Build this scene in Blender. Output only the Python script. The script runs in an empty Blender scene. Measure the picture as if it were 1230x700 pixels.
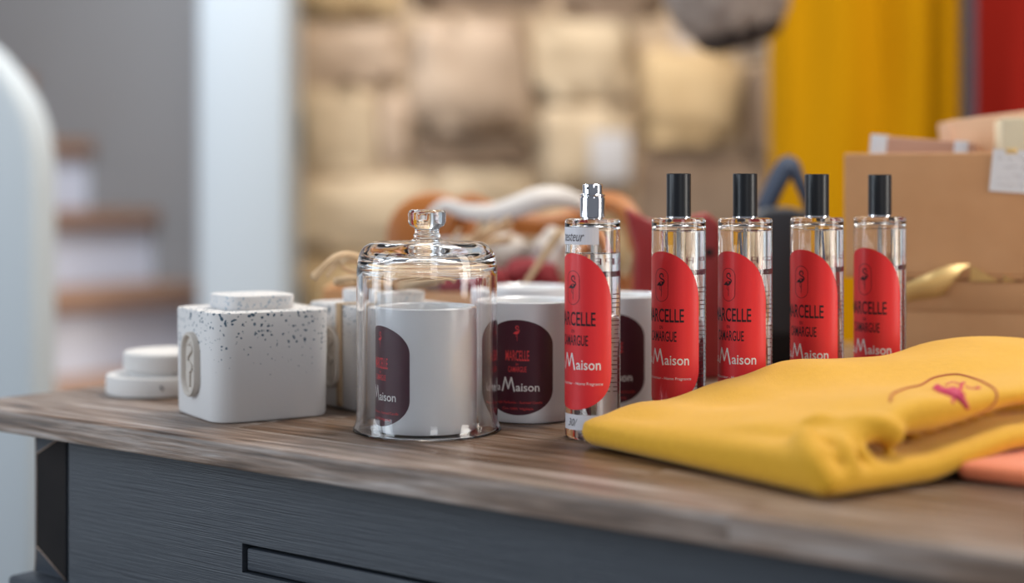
import bpy, bmesh, math, random
from math import sin, cos, pi, radians, sqrt
from mathutils import Vector, Matrix, noise
from mathutils.bvhtree import BVHTree
random.seed(7)
S = bpy.context.scene
COL = S.collection

# ------------------------------------------------------------------ camera
CAM_Z, TOP, F = 1.0, 0.85, 1850.0          # eye height, table-top height, focal length in pixels of the 1230 frame
cam = bpy.data.objects.new('camera', bpy.data.cameras.new('camera')); COL.objects.link(cam)
cam.location = (0, 0, CAM_Z); cam.rotation_euler = (radians(90), 0, 0)
cam.data.sensor_width = 36; cam.data.lens = F / 1230 * 36
cam.data.shift_y = -120 / 1230
cam.data.clip_start = 0.05
cam.data.dof.use_dof = True; cam.data.dof.focus_distance = 0.955; cam.data.dof.aperture_fstop = 2.3
S.camera = cam
# ------------------------------------------------------------------ world and lights
W = bpy.data.worlds.new('world'); S.world = W; W.use_nodes = True
bg = W.node_tree.nodes['Background']; bg.inputs[0].default_value = (0.80, 0.87, 1.0, 1); bg.inputs[1].default_value = 0.19

def area(name, loc, target, sx, sy, power, col):
    l = bpy.data.lights.new(name, 'AREA'); l.shape = 'RECTANGLE'; l.size = sx; l.size_y = sy
    l.energy = power; l.color = col
    o = bpy.data.objects.new(name, l); COL.objects.link(o); o.location = loc
    o.rotation_euler = (Vector(target) - Vector(loc)).to_track_quat('-Z', 'Y').to_euler()
    return o
area('assumed_window_light', (-2.6, -0.25, 1.8), (0, 1.1, 0.95), 0.75, 2.2, 26, (0.80, 0.90, 1.0))  # unseen window, not built; assumed from the cool light on the left
area('assumed_window_light', (-2.5, 0.95, 1.8), (0, 1.1, 0.95), 0.75, 2.2, 26, (0.80, 0.90, 1.0))  # second unseen pane, added for vertical highlights in chrome and glass
area('added_right_light', (2.4, 0.1, 1.8), (0.1, 1.1, 0.9), 0.7, 2.1, 42, (1.0, 0.95, 0.88))  # unseen light added on the right for highlights; no door is built
area('added_front_light', (0.7, -1.9, 2.1), (0.0, 1.0, 0.9), 0.6, 1.6, 13, (0.95, 0.97, 1.0))  # unseen light added behind the camera for vertical highlights in the glass
area('assumed_ceiling_light', (0.5, 1.6, 2.7), (0.25, 1.2, 0.85), 0.5, 0.5, 31, (1.0, 0.95, 0.87))  # unseen overhead lamp, assumed from the bright upper surfaces
area('assumed_wall_light', (0.0, 2.0, 2.7), (0.1, 3.3, 1.1), 0.9, 0.5, 21, (1.0, 0.86, 0.68))  # unseen warm light, assumed overhead and aimed at the stone wall
area('stair_fill_light', (-0.75, 2.7, 2.6), (-1.15, 3.7, 0.8), 0.5, 0.5, 32, (0.84, 0.90, 1.0))  # unseen cool light added to brighten the stair risers

S.view_settings.view_transform = 'Standard'; S.view_settings.look = 'None'
S.view_settings.exposure = 0.0; S.view_settings.gamma = 1; S.view_settings.use_curve_mapping = False
S.cycles.max_bounces = 24; S.cycles.transmission_bounces = 24; S.cycles.glossy_bounces = 8
S.cycles.diffuse_bounces = 4; S.cycles.transparent_max_bounces = 16
S.cycles.caustics_refractive = True; S.cycles.caustics_reflective = True; S.cycles.blur_glossy = 0.6
S.cycles.use_denoising = True; S.cycles.sample_clamp_indirect = 8

# ------------------------------------------------------------------ helpers
def P(px, py, Y): return Vector(((px - 615) / F * Y, Y, CAM_Z - (py - 230) / F * Y))   # point at depth Y
def T(px, py):                                                                      # point on the table top
    Y = F * (CAM_Z - TOP) / (py - 230); return Vector(((px - 615) / F * Y, Y, TOP))

def mat(name, col, rough=0.6, metal=0.0, noise_amt=0.0, noise_scale=40, col2=None, bump=0.0, bump_scale=200,
        sheen=0.0, coat=0.0, stretch=None, trans=0.0, ior=1.45, spec=0.5, per_object=0.0):
    m = bpy.data.materials.new(name); m.use_nodes = True
    nt = m.node_tree; N = nt.nodes; L = nt.links; b = N['Principled BSDF']
    b.inputs['Base Color'].default_value = (*col, 1); b.inputs['Roughness'].default_value = rough
    b.inputs['Metallic'].default_value = metal; b.inputs['Sheen Weight'].default_value = sheen
    b.inputs['Coat Weight'].default_value = coat; b.inputs['Coat Roughness'].default_value = 0.12
    b.inputs['Transmission Weight'].default_value = trans; b.inputs['IOR'].default_value = ior
    b.inputs['Specular IOR Level'].default_value = spec
    src = None
    if noise_amt or bump or per_object:
        tc = N.new('ShaderNodeTexCoord'); vec = tc.outputs['Object']
        oi = N.new('ShaderNodeObjectInfo')
        if stretch:
            mp = N.new('ShaderNodeMapping'); mp.inputs['Scale'].default_value = stretch
            L.new(vec, mp.inputs[0]); vec = mp.outputs[0]
            ad = N.new('ShaderNodeVectorMath'); ad.operation = 'ADD'
            mu = N.new('ShaderNodeMath'); mu.operation = 'MULTIPLY'; mu.inputs[1].default_value = 37.0
            L.new(oi.outputs['Random'], mu.inputs[0]); L.new(vec, ad.inputs[0]); L.new(mu.outputs[0], ad.inputs[1]); vec = ad.outputs[0]
        if noise_amt:
            n = N.new('ShaderNodeTexNoise'); n.inputs['Scale'].default_value = noise_scale; n.inputs['Detail'].default_value = 6
            L.new(vec, n.inputs['Vector'])
            r = N.new('ShaderNodeValToRGB'); r.color_ramp.elements[0].position = 0.5 - 0.3 * noise_amt - 0.02
            r.color_ramp.elements[1].position = 0.5 + 0.3 * noise_amt + 0.02 if noise_amt > 0 else 1
            r.color_ramp.elements[0].color = (*col, 1); r.color_ramp.elements[1].color = (*(col2 or col), 1)
            L.new(n.outputs[0], r.inputs[0]); src = r.outputs[0]; L.new(src, b.inputs['Base Color'])
        if per_object:
            hs = N.new('ShaderNodeHueSaturation')
            mr = N.new('ShaderNodeMapRange'); mr.inputs[3].default_value = 1 - per_object; mr.inputs[4].default_value = 1 + per_object
            L.new(oi.outputs['Random'], mr.inputs[0]); L.new(mr.outputs[0], hs.inputs['Value'])
            if src: L.new(src, hs.inputs['Color'])
            else: hs.inputs['Color'].default_value = (*col, 1)
            L.new(hs.outputs[0], b.inputs['Base Color'])
        if bump:
            n2 = N.new('ShaderNodeTexNoise'); n2.inputs['Scale'].default_value = bump_scale; n2.inputs['Detail'].default_value = 4
            L.new(vec, n2.inputs['Vector'])
            bp = N.new('ShaderNodeBump'); bp.inputs['Strength'].default_value = bump; bp.inputs['Distance'].default_value = 0.002
            L.new(n2.outputs[0], bp.inputs['Height']); L.new(bp.outputs[0], b.inputs['Normal'])
    return m

def obj(name, verts, faces, m, parent=None, smooth=True, mats=None, sharp=None):
    me = bpy.data.meshes.new(name); me.from_pydata([tuple(v) for v in verts], [], faces)
    bm = bmesh.new(); bm.from_mesh(me); bmesh.ops.recalc_face_normals(bm, faces=bm.faces); bm.to_mesh(me); bm.free()
    return link(name, me, m, parent, smooth, sharp)
def link(name, me, m, parent=None, smooth=True, sharp=None):
    me.name = name
    if m: me.materials.append(m)
    if smooth:
        me.polygons.foreach_set('use_smooth', [True] * len(me.polygons))
        if sharp is not None: me.set_sharp_from_angle(angle=radians(sharp))
    o = bpy.data.objects.new(name, me); COL.objects.link(o)
    if parent: o.parent = parent
    return o
def from_bm(name, bm, m, parent=None, smooth=True, sharp=40):
    bmesh.ops.recalc_face_normals(bm, faces=bm.faces)
    me = bpy.data.meshes.new(name); bm.to_mesh(me); bm.free()
    return link(name, me, m, parent, smooth, sharp)
def thing(name, label, cat, loc, rz=0.0, group=None):
    o = bpy.data.objects.new(name, None); COL.objects.link(o); o.location = loc; o.rotation_euler = (0, 0, rz)
    o.empty_display_size = 0.02; return tag(o, label, cat, group)
def tag(o, label, cat, group=None):
    o['label'] = label; o['category'] = cat
    if group: o['group'] = group
    return o
def struct(o, label=None):
    o['kind'] = 'structure'
    if label: o['label'] = label
    return o
def copy_tree(o, parent=None):
    c = o.copy(); COL.objects.link(c); c.parent = parent
    for ch in list(o.children): copy_tree(ch, c)
    return c

def bm_box(bm, x0, x1, y0, y1, z0, z1, bev=0.0, seg=1):
    r = bmesh.ops.create_cube(bm, size=1)
    vs = r['verts']
    for v in vs:
        v.co = ((x0 + x1) / 2 + v.co.x * (x1 - x0), (y0 + y1) / 2 + v.co.y * (y1 - y0), (z0 + z1) / 2 + v.co.z * (z1 - z0))
    if bev:
        es = list({e for v in vs for e in v.link_edges})
        bmesh.ops.bevel(bm, geom=es, offset=bev, segments=seg, affect='EDGES', profile=0.5)
def box(name, x0, x1, y0, y1, z0, z1, m, parent=None, bev=0.0, seg=2):
    bm = bmesh.new(); bm_box(bm, x0, x1, y0, y1, z0, z1, bev, seg); return from_bm(name, bm, m, parent)
def lathe(name, prof, m, parent=None, n=64, sharp=35, closed=False, flip=False):
    """prof: list of (r, z); r==0 ends are poles"""
    V, Fc, rings = [], [], []
    for r, z in prof:
        if r <= 1e-9: rings.append([len(V)]); V.append((0, 0, z))
        else:
            rings.append(list(range(len(V), len(V) + n)))
            V += [(r * cos(2 * pi * i / n), r * sin(2 * pi * i / n), z) for i in range(n)]
    pairs = list(zip(rings, rings[1:])) + ([(rings[-1], rings[0])] if closed else [])
    for a, b in pairs:
        for i in range(n):
            j = (i + 1) % n
            if len(a) == 1 and len(b) == 1: continue
            if len(a) == 1: Fc.append((a[0], b[j], b[i]))
            elif len(b) == 1: Fc.append((a[i], a[j], b[0]))
            else: Fc.append((a[i], a[j], b[j], b[i]))
    me = bpy.data.meshes.new(name); me.from_pydata(V, [], Fc)
    if flip: me.flip_normals()
    return link(name, me, m, parent, True, sharp)
def lathe_data(profs, n=96):
    """several closed lathe shells in one mesh; each (prof, flip)"""
    V, Fc = [], []
    for prof, flip in profs:
        rings = []
        for r, z in prof:
            if r <= 1e-9: rings.append([len(V)]); V.append((0, 0, z))
            else:
                rings.append(list(range(len(V), len(V) + n)))
                V += [(r * cos(2 * pi * i / n), r * sin(2 * pi * i / n), z) for i in range(n)]
        for a, b in zip(rings, rings[1:]):
            for i in range(n):
                j = (i + 1) % n
                if len(a) == 1: f = (a[0], b[j], b[i])
                elif len(b) == 1: f = (a[i], a[j], b[0])
                else: f = (a[i], a[j], b[j], b[i])
                Fc.append(f[::-1] if flip else f)
    return V, Fc
def catmull(pts, k=8):
    pts = [Vector(p) for p in pts]; out = []
    for i in range(len(pts) - 1):
        p0 = pts[max(i - 1, 0)]; p1 = pts[i]; p2 = pts[i + 1]; p3 = pts[min(i + 2, len(pts) - 1)]
        for j in range(k):
            t = j / k
            out.append(0.5 * ((2 * p1) + (-p0 + p2) * t + (2 * p0 - 5 * p1 + 4 * p2 - p3) * t * t + (-p0 + 3 * p1 - 3 * p2 + p3) * t ** 3))
    out.append(pts[-1]); return out
def ribbon(pts, w, th, wdir=Vector((0, 0, 1)), twist=None):
    """flat strap of width w and thickness th along pts; wdir is the width direction"""
    V, Fc = [], []; n = len(pts)
    for i, p in enumerate(pts):
        t = (pts[min(i + 1, n - 1)] - pts[max(i - 1, 0)]).normalized()
        wd = wdir if not twist else Matrix.Rotation(twist(i / (n - 1)), 3, t) @ wdir
        wv = (wd - t * wd.dot(t)).normalized(); nv = t.cross(wv)
        ww = w(i / (n - 1)) if callable(w) else w
        V += [p + wv * ww / 2 + nv * th / 2, p + wv * ww / 2 - nv * th / 2, p - wv * ww / 2 - nv * th / 2, p - wv * ww / 2 + nv * th / 2]
    for i in range(n - 1):
        for k in range(4):
            a = 4 * i + k; b = 4 * i + (k + 1) % 4; Fc.append((a, b, b + 4, a + 4))
    Fc += [(0, 1, 2, 3), tuple(4 * (n - 1) + k for k in (3, 2, 1, 0))]
    return V, Fc
def tube(pts, r, n=8):
    V, Fc = [], []; m = len(pts); up = Vector((0.13, 0.21, 1)).normalized()
    for i, p in enumerate(pts):
        t = (pts[min(i + 1, m - 1)] - pts[max(i - 1, 0)]).normalized()
        a = t.cross(up);  a = a.normalized() if a.length > 1e-4 else Vector((1, 0, 0)); b = t.cross(a)
        rr = r(i / (m - 1)) if callable(r) else r
        V += [p + a * rr * cos(2 * pi * k / n) + b * rr * sin(2 * pi * k / n) for k in range(n)]
    for i in range(m - 1):
        for k in range(n): Fc.append((n * i + k, n * i + (k + 1) % n, n * (i + 1) + (k + 1) % n, n * (i + 1) + k))
    Fc += [tuple(range(n))[::-1], tuple(range(n * (m - 1), n * m))]
    return V, Fc
def merge(parts):
    V, Fc = [], []
    for v, f in parts:
        o = len(V); V += list(v); Fc += [tuple(i + o for i in q) for q in f]
    return V, Fc

class Flat:                       # flat print: strokes, shapes and letters in (s, z), later wrapped round a cylinder or laid on a plane
    def __init__(s): s.V = []; s.F = []
    def poly(s, pts): o = len(s.V); s.V += [tuple(p) for p in pts]; s.F.append(tuple(range(o, o + len(pts))))
    def stroke(s, pts, w, closed=False):
        n = len(pts); o = len(s.V)
        for i in range(n):
            a = pts[(i - 1) % n if closed else max(i - 1, 0)]; b = pts[(i + 1) % n if closed else min(i + 1, n - 1)]
            dx, dy = b[0] - a[0], b[1] - a[1]; l = sqrt(dx * dx + dy * dy) or 1
            s.V += [(pts[i][0] - dy / l * w / 2, pts[i][1] + dx / l * w / 2), (pts[i][0] + dy / l * w / 2, pts[i][1] - dx / l * w / 2)]
        for i in range(n if closed else n - 1):
            j = (i + 1) % n; s.F.append((o + 2 * i, o + 2 * i + 1, o + 2 * j + 1, o + 2 * j))
    def bars(s, pts, w):
        for a, b in zip(pts, pts[1:]):
            dx, dy = b[0] - a[0], b[1] - a[1]; l = sqrt(dx * dx + dy * dy); e = w * .25 / l
            s.stroke([(a[0] - dx * e, a[1] - dy * e), (b[0] + dx * e, b[1] + dy * e)], w)
    def ellipse(s, cx, cy, rx, ry, rot=0, n=20):
        s.poly([(cx + rx * cos(t) * cos(rot) - ry * sin(t) * sin(rot), cy + rx * cos(t) * sin(rot) + ry * sin(t) * cos(rot)) for t in (2 * pi * i / n for i in range(n))])
    def text(s, body, x0, x1, z0, z1, bold=0.0, shear=0.0):
        c = bpy.data.curves.new('t', 'FONT'); c.body = body; c.offset = bold; c.shear = shear; c.resolution_u = 3
        o = bpy.data.objects.new('t', c); COL.objects.link(o); bpy.context.view_layer.update()
        me = o.evaluated_get(bpy.context.evaluated_depsgraph_get()).to_mesh()
        vs = [v.co.copy() for v in me.vertices]; fs = [tuple(p.vertices) for p in me.polygons]
        bpy.data.objects.remove(o); bpy.data.curves.remove(c)
        ax, bx = min(v.x for v in vs), max(v.x for v in vs); ay, by = min(v.y for v in vs), max(v.y for v in vs)
        k = len(s.V)
        s.V += [(x0 + (v.x - ax) / (bx - ax) * (x1 - x0), z0 + (v.y - ay) / (by - ay) * (z1 - z0)) for v in vs]
        s.F += [tuple(i + k for i in f) for f in fs]
    def flamingo(s, cx, cz, h, left=1):
        q = lambda x, y: (cx + x * h * left, cz + y * h)
        nk = catmull([Vector((x, y, 0)) for x, y in ((.10, .02), (.17, .12), (.12, .20), (.0, .25), (-.07, .33), (-.03, .43), (.06, .45), (.11, .40))], 4)
        s.stroke([q(p.x, p.y) for p in nk], .055 * h)
        s.stroke([q(.10, .41), q(.13, .34), q(.10, .30)], .045 * h)
        bd = [(.17, .06), (.12, .12), (.0, .13), (-.14, .06), (-.26, -.06), (-.12, -.06), (.0, -.08), (.10, -.04)]
        s.poly([q(x, y) for x, y in bd])
        s.stroke([q(.02, -.05), q(.03, -.28), q(.02, -.52)], .022 * h)
        s.stroke([q(-.04, -.05), q(-.07, -.2), q(.02, -.28)], .022 * h)
    def wrap(s, name, R, phi, m, parent):
        return obj_flat(name, [(R * sin(phi + a / R), -R * cos(phi + a / R), z) for a, z in s.V], s.F, m, parent)
    def plane(s, name, origin, ux, uz, m, parent):
        return obj_flat(name, [origin + ux * a + uz * z for a, z in s.V], s.F, m, parent)
def obj_flat(name, V, Fc, m, parent):
    me = bpy.data.meshes.new(name); me.from_pydata([tuple(v) for v in V], [], Fc); return link(name, me, m, parent, False)

# ------------------------------------------------------------------ materials
GLASS = mat('clear_glass', (1, 1, 1), 0.0, trans=1.0, ior=1.46)
LIQUID = mat('fragrance_liquid', (0.99, 0.99, 0.98), 0.0, trans=1.0, ior=1.36)
RED = mat('red_label', (0.80, 0.028, 0.035), 0.42, coat=0.15)
PLUM = mat('plum_label', (0.065, 0.008, 0.020), 0.38, coat=0.15)
INK = mat('dark_ink', (0.02, 0.006, 0.012), 0.6)
WHITE_INK = mat('white_ink', (0.85, 0.82, 0.80), 0.5)
RED_INK = mat('red_ink', (0.80, 0.05, 0.055), 0.5)
MAROON_INK = mat('maroon_ink', (0.20, 0.012, 0.03), 0.5)
GREY_INK = mat('grey_ink', (0.22, 0.19, 0.20), 0.6)
BLACK_CAP = mat('black_cap', (0.012, 0.014, 0.018), 0.32, spec=0.6)
CHROME = mat('chrome', (0.88, 0.87, 0.90), 0.08, metal=1.0)
PLASTIC = mat('milky_tube', (0.8, 0.8, 0.8), 0.3)
PORCELAIN = mat('white_jar', (0.79, 0.80, 0.83), 0.28, coat=0.5)
WAX = mat('wax', (0.80, 0.77, 0.70), 0.5)
PAPER = mat('paper', (0.74, 0.74, 0.76), 0.75, noise_amt=0.6, noise_scale=60, col2=(0.80, 0.80, 0.80))
STICKER = mat('sticker', (0.74, 0.72, 0.76), 0.6)
YELLOW = mat('mustard_jersey', (0.66, 0.335, 0.012), 0.85, sheen=0.15, noise_amt=1.0, noise_scale=260, col2=(0.73, 0.385, 0.018), bump=0.35, bump_scale=900)
CORAL = mat('coral_jersey', (0.74, 0.20, 0.085), 0.85, sheen=0.2, bump=0.3, bump_scale=900)
EMB = mat('pink_thread', (0.55, 0.035, 0.10), 0.6)
EMB2 = mat('brown_thread', (0.42, 0.10, 0.045), 0.7)
KRAFT = mat('kraft_card', (0.56, 0.29, 0.13), 0.75, noise_amt=0.8, noise_scale=30, col2=(0.62, 0.335, 0.16), bump=0.05, bump_scale=600)
KRAFT_IN = mat('kraft_inside', (0.50, 0.29, 0.19), 0.8)
CREAM = mat('cream_card', (0.76, 0.66, 0.46), 0.6)
GOLD = mat('gold_satin', (0.88, 0.62, 0.26), 0.30, metal=0.3)
LEATHER = mat('tan_leather', (0.36, 0.115, 0.018), 0.5, noise_amt=0.8, noise_scale=30, col2=(0.44, 0.15, 0.028), bump=0.2, bump_scale=300)
LEATHER_W = mat('white_leather', (0.60, 0.56, 0.53), 0.5)
LEATHER_R = mat('red_leather', (0.25, 0.012, 0.014), 0.45, noise_amt=0.8, noise_scale=30, col2=(0.32, 0.02, 0.02), bump=0.2, bump_scale=300)
FELT = mat('dark_felt', (0.055, 0.060, 0.070), 0.9, sheen=0.3)
BLACK = mat('black_cloth', (0.012, 0.010, 0.010), 0.9)
NAVY = mat('navy_webbing', (0.035, 0.05, 0.085), 0.8)
COTTON = mat('white_cotton', (0.56, 0.50, 0.45), 0.9, bump=0.4, bump_scale=300)
COTTON_G = mat('grey_cotton', (0.27, 0.24, 0.23), 0.9, bump=0.4, bump_scale=300)
COTTON_R = mat('red_cotton', (0.22, 0.018, 0.025), 0.9, bump=0.4, bump_scale=300)
RAFFIA = mat('raffia', (0.50, 0.33, 0.18), 0.7, noise_amt=0.9, noise_scale=50, col2=(0.68, 0.50, 0.32))
WICKER = mat('wicker', (0.20, 0.14, 0.11), 0.8, noise_amt=0.9, noise_scale=50, col2=(0.52, 0.43, 0.37), bump=0.6, bump_scale=200)
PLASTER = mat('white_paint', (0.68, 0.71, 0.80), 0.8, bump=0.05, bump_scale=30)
PLASTER_G = mat('shaded_white_paint', (0.27, 0.265, 0.26), 0.85, bump=0.05, bump_scale=30)  # white wall in shade, the shade put into a grey colour
BLUEWHITE = mat('cool_white_paint', (0.53, 0.60, 0.66), 0.6)
TREAD = mat('oak_tread', (0.30, 0.165, 0.10), 0.6, noise_amt=0.9, noise_scale=8, col2=(0.38, 0.22, 0.14), stretch=(1, 8, 8))
MORTAR = mat('sand_mortar', (0.40, 0.29, 0.19), 0.95, noise_amt=0.9, noise_scale=8, col2=(0.54, 0.41, 0.28), bump=0.6, bump_scale=40)
FLOORM = mat('stone_floor', (0.30, 0.28, 0.26), 0.7, noise_amt=0.9, noise_scale=3, col2=(0.38, 0.36, 0.33))
YGARM = mat('mustard_sweatshirt', (0.53, 0.245, 0.001), 0.9, spec=0.1, bump=0.2, bump_scale=300)
RGARM = mat('red_sweatshirt', (0.29, 0.014, 0.008), 0.9, spec=0.1, bump=0.2, bump_scale=300)
STEEL = mat('grey_steel', (0.045, 0.045, 0.06), 0.45, metal=0.3)
PAINTW = mat('blue_grey_paint', (0.031, 0.038, 0.051), 0.45, noise_amt=0.9, noise_scale=30, col2=(0.046, 0.056, 0.072), stretch=(0.35, 6, 22), bump=0.4, bump_scale=55)
PAINTD = mat('shaded_dark_paint', (0.010, 0.009, 0.010), 0.7, noise_amt=0.8, noise_scale=30, col2=(0.018, 0.015, 0.015), spec=0.2)  # shade of the facet turned from the assumed window, put into the paint
WEAR = mat('worn_edge', (0.36, 0.26, 0.20), 0.6)
GAP = mat('shadow_gap', (0.003, 0.003, 0.004), 0.9)

def wood_top():
    m = bpy.data.materials.new('weathered_oak'); m.use_nodes = True
    N = m.node_tree.nodes; L = m.node_tree.links; b = N['Principled BSDF']
    tc = N.new('ShaderNodeTexCoord'); oi = N.new('ShaderNodeObjectInfo')
    mu = N.new('ShaderNodeMath'); mu.operation = 'MULTIPLY'; mu.inputs[1].default_value = 53.0; L.new(oi.outputs['Random'], mu.inputs[0])
    ad = N.new('ShaderNodeVectorMath'); ad.operation = 'ADD'; L.new(tc.outputs['Object'], ad.inputs[0]); L.new(mu.outputs[0], ad.inputs[1])
    mp = N.new('ShaderNodeMapping'); mp.inputs['Scale'].default_value = (2.2, 34, 34); L.new(ad.outputs[0], mp.inputs[0])
    n1 = N.new('ShaderNodeTexNoise'); n1.inputs['Scale'].default_value = 4; n1.inputs['Detail'].default_value = 7; n1.inputs['Distortion'].default_value = 0.6
    L.new(mp.outputs[0], n1.inputs['Vector'])
    r = N.new('ShaderNodeValToRGB'); e = r.color_ramp.elements
    e[0].position = 0.26; e[0].color = (0.034, 0.022, 0.018, 1); e[1].position = 0.70; e[1].color = (0.33, 0.28, 0.255, 1)
    x = e.new(0.44); x.color = (0.135, 0.080, 0.050, 1); x = e.new(0.56); x.color = (0.225, 0.160, 0.122, 1)
    L.new(n1.outputs[0], r.inputs[0])
    n2 = N.new('ShaderNodeTexNoise'); n2.inputs['Scale'].default_value = 16; n2.inputs['Detail'].default_value = 5; L.new(mp.outputs[0], n2.inputs['Vector'])
    mx = N.new('ShaderNodeMix'); mx.data_type = 'RGBA'; mx.blend_type = 'OVERLAY'; mx.inputs[0].default_value = 0.85
    L.new(r.outputs[0], mx.inputs[6]); L.new(n2.outputs[0], mx.inputs[7])
    hs = N.new('ShaderNodeHueSaturation'); mr = N.new('ShaderNodeMapRange'); mr.inputs[3].default_value = 0.72; mr.inputs[4].default_value = 1.28
    L.new(oi.outputs['Random'], mr.inputs[0]); L.new(mr.outputs[0], hs.inputs['Value'])
    mr2 = N.new('ShaderNodeMapRange'); mr2.inputs[3].default_value = 1.35; mr2.inputs[4].default_value = 0.75
    L.new(oi.outputs['Random'], mr2.inputs[0]); L.new(mr2.outputs[0], hs.inputs['Saturation'])
    L.new(mx.outputs[2], hs.inputs['Color']); L.new(hs.outputs[0], b.inputs['Base Color'])
    b.inputs['Roughness'].default_value = 0.38
    bp = N.new('ShaderNodeBump'); bp.inputs['Strength'].default_value = 0.35; bp.inputs['Distance'].default_value = 0.0008
    L.new(n2.outputs[0], bp.inputs['Height']); L.new(bp.outputs[0], b.inputs['Normal'])
    return m
OAK = wood_top()

def speckled(name, zlo, zhi, dens, c1=(0.004, 0.050, 0.10, 1), c2=(0.10, 0.15, 0.20, 1)):
    """chalk-white ceramic with blue splashes that thin out downwards"""
    m = bpy.data.materials.new(name); m.use_nodes = True
    N = m.node_tree.nodes; L = m.node_tree.links; b = N['Principled BSDF']
    tc = N.new('ShaderNodeTexCoord')
    dn = N.new('ShaderNodeTexNoise'); dn.inputs['Scale'].default_value = 160; L.new(tc.outputs['Object'], dn.inputs['Vector'])
    sc = N.new('ShaderNodeVectorMath'); sc.operation = 'SCALE'; sc.inputs[3].default_value = 0.006; L.new(dn.outputs[1], sc.inputs[0])
    ad = N.new('ShaderNodeVectorMath'); ad.operation = 'ADD'; L.new(tc.outputs['Object'], ad.inputs[0]); L.new(sc.outputs[0], ad.inputs[1])
    v = N.new('ShaderNodeTexVoronoi'); v.inputs['Scale'].default_value = dens; L.new(ad.outputs[0], v.inputs['Vector'])
    sx = N.new('ShaderNodeSeparateXYZ'); L.new(tc.outputs['Object'], sx.inputs[0])
    mz = N.new('ShaderNodeMapRange'); mz.inputs[1].default_value = zlo; mz.inputs[2].default_value = zhi; mz.inputs[3].default_value = 0.0; mz.inputs[4].default_value = 1.0
    L.new(sx.outputs[2], mz.inputs[0])
    sc3 = N.new('ShaderNodeSeparateColor'); L.new(v.outputs['Color'], sc3.inputs[0])
    # spot radius = random * height weight
    pw = N.new('ShaderNodeMath'); pw.operation = 'POWER'; pw.inputs[1].default_value = 2.4; L.new(sc3.outputs[0], pw.inputs[0])
    m1 = N.new('ShaderNodeMath'); m1.operation = 'MULTIPLY'; L.new(pw.outputs[0], m1.inputs[0]); L.new(mz.outputs[0], m1.inputs[1])
    m2 = N.new('ShaderNodeMath'); m2.operation = 'MULTIPLY'; m2.inputs[1].default_value = 0.74; L.new(m1.outputs[0], m2.inputs[0])
    lt = N.new('ShaderNodeMath'); lt.operation = 'LESS_THAN'; L.new(v.outputs['Distance'], lt.inputs[0]); L.new(m2.outputs[0], lt.inputs[1])
    cm = N.new('ShaderNodeMix'); cm.data_type = 'RGBA'; cm.inputs[6].default_value = c1; cm.inputs[7].default_value = c2
    L.new(sc3.outputs[1], cm.inputs[0])
    mx = N.new('ShaderNodeMix'); mx.data_type = 'RGBA'; mx.inputs[6].default_value = (0.70, 0.68, 0.67, 1)
    L.new(cm.outputs[2], mx.inputs[7]); L.new(lt.outputs[0], mx.inputs[0]); L.new(mx.outputs[2], b.inputs['Base Color'])
    b.inputs['Roughness'].default_value = 0.7
    n = N.new('ShaderNodeTexNoise'); n.inputs['Scale'].default_value = 500; L.new(tc.outputs['Object'], n.inputs['Vector'])
    bp = N.new('ShaderNodeBump'); bp.inputs['Strength'].default_value = 0.12; bp.inputs['Distance'].default_value = 0.001
    L.new(n.outputs[0], bp.inputs['Height']); L.new(bp.outputs[0], b.inputs['Normal'])
    return m
SPECK = speckled('speckled_ceramic', 0.022, 0.074, 420)
SPECK_LID = speckled('speckled_lid', -0.02, 0.10, 600, (0.30, 0.38, 0.46, 1), (0.50, 0.54, 0.58, 1))
CERAMIC = mat('plain_ceramic', (0.70, 0.68, 0.66), 0.7, bump=0.1, bump_scale=500)
CERAMIC_B = mat('beige_ceramic', (0.60, 0.54, 0.48), 0.65, bump=0.1, bump_scale=500)

# ================================================================== SETTING
struct(box('floor', -4, 4, -1.5, 6.5, -0.05, 0, FLOORM), 'stone shop floor')
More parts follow.
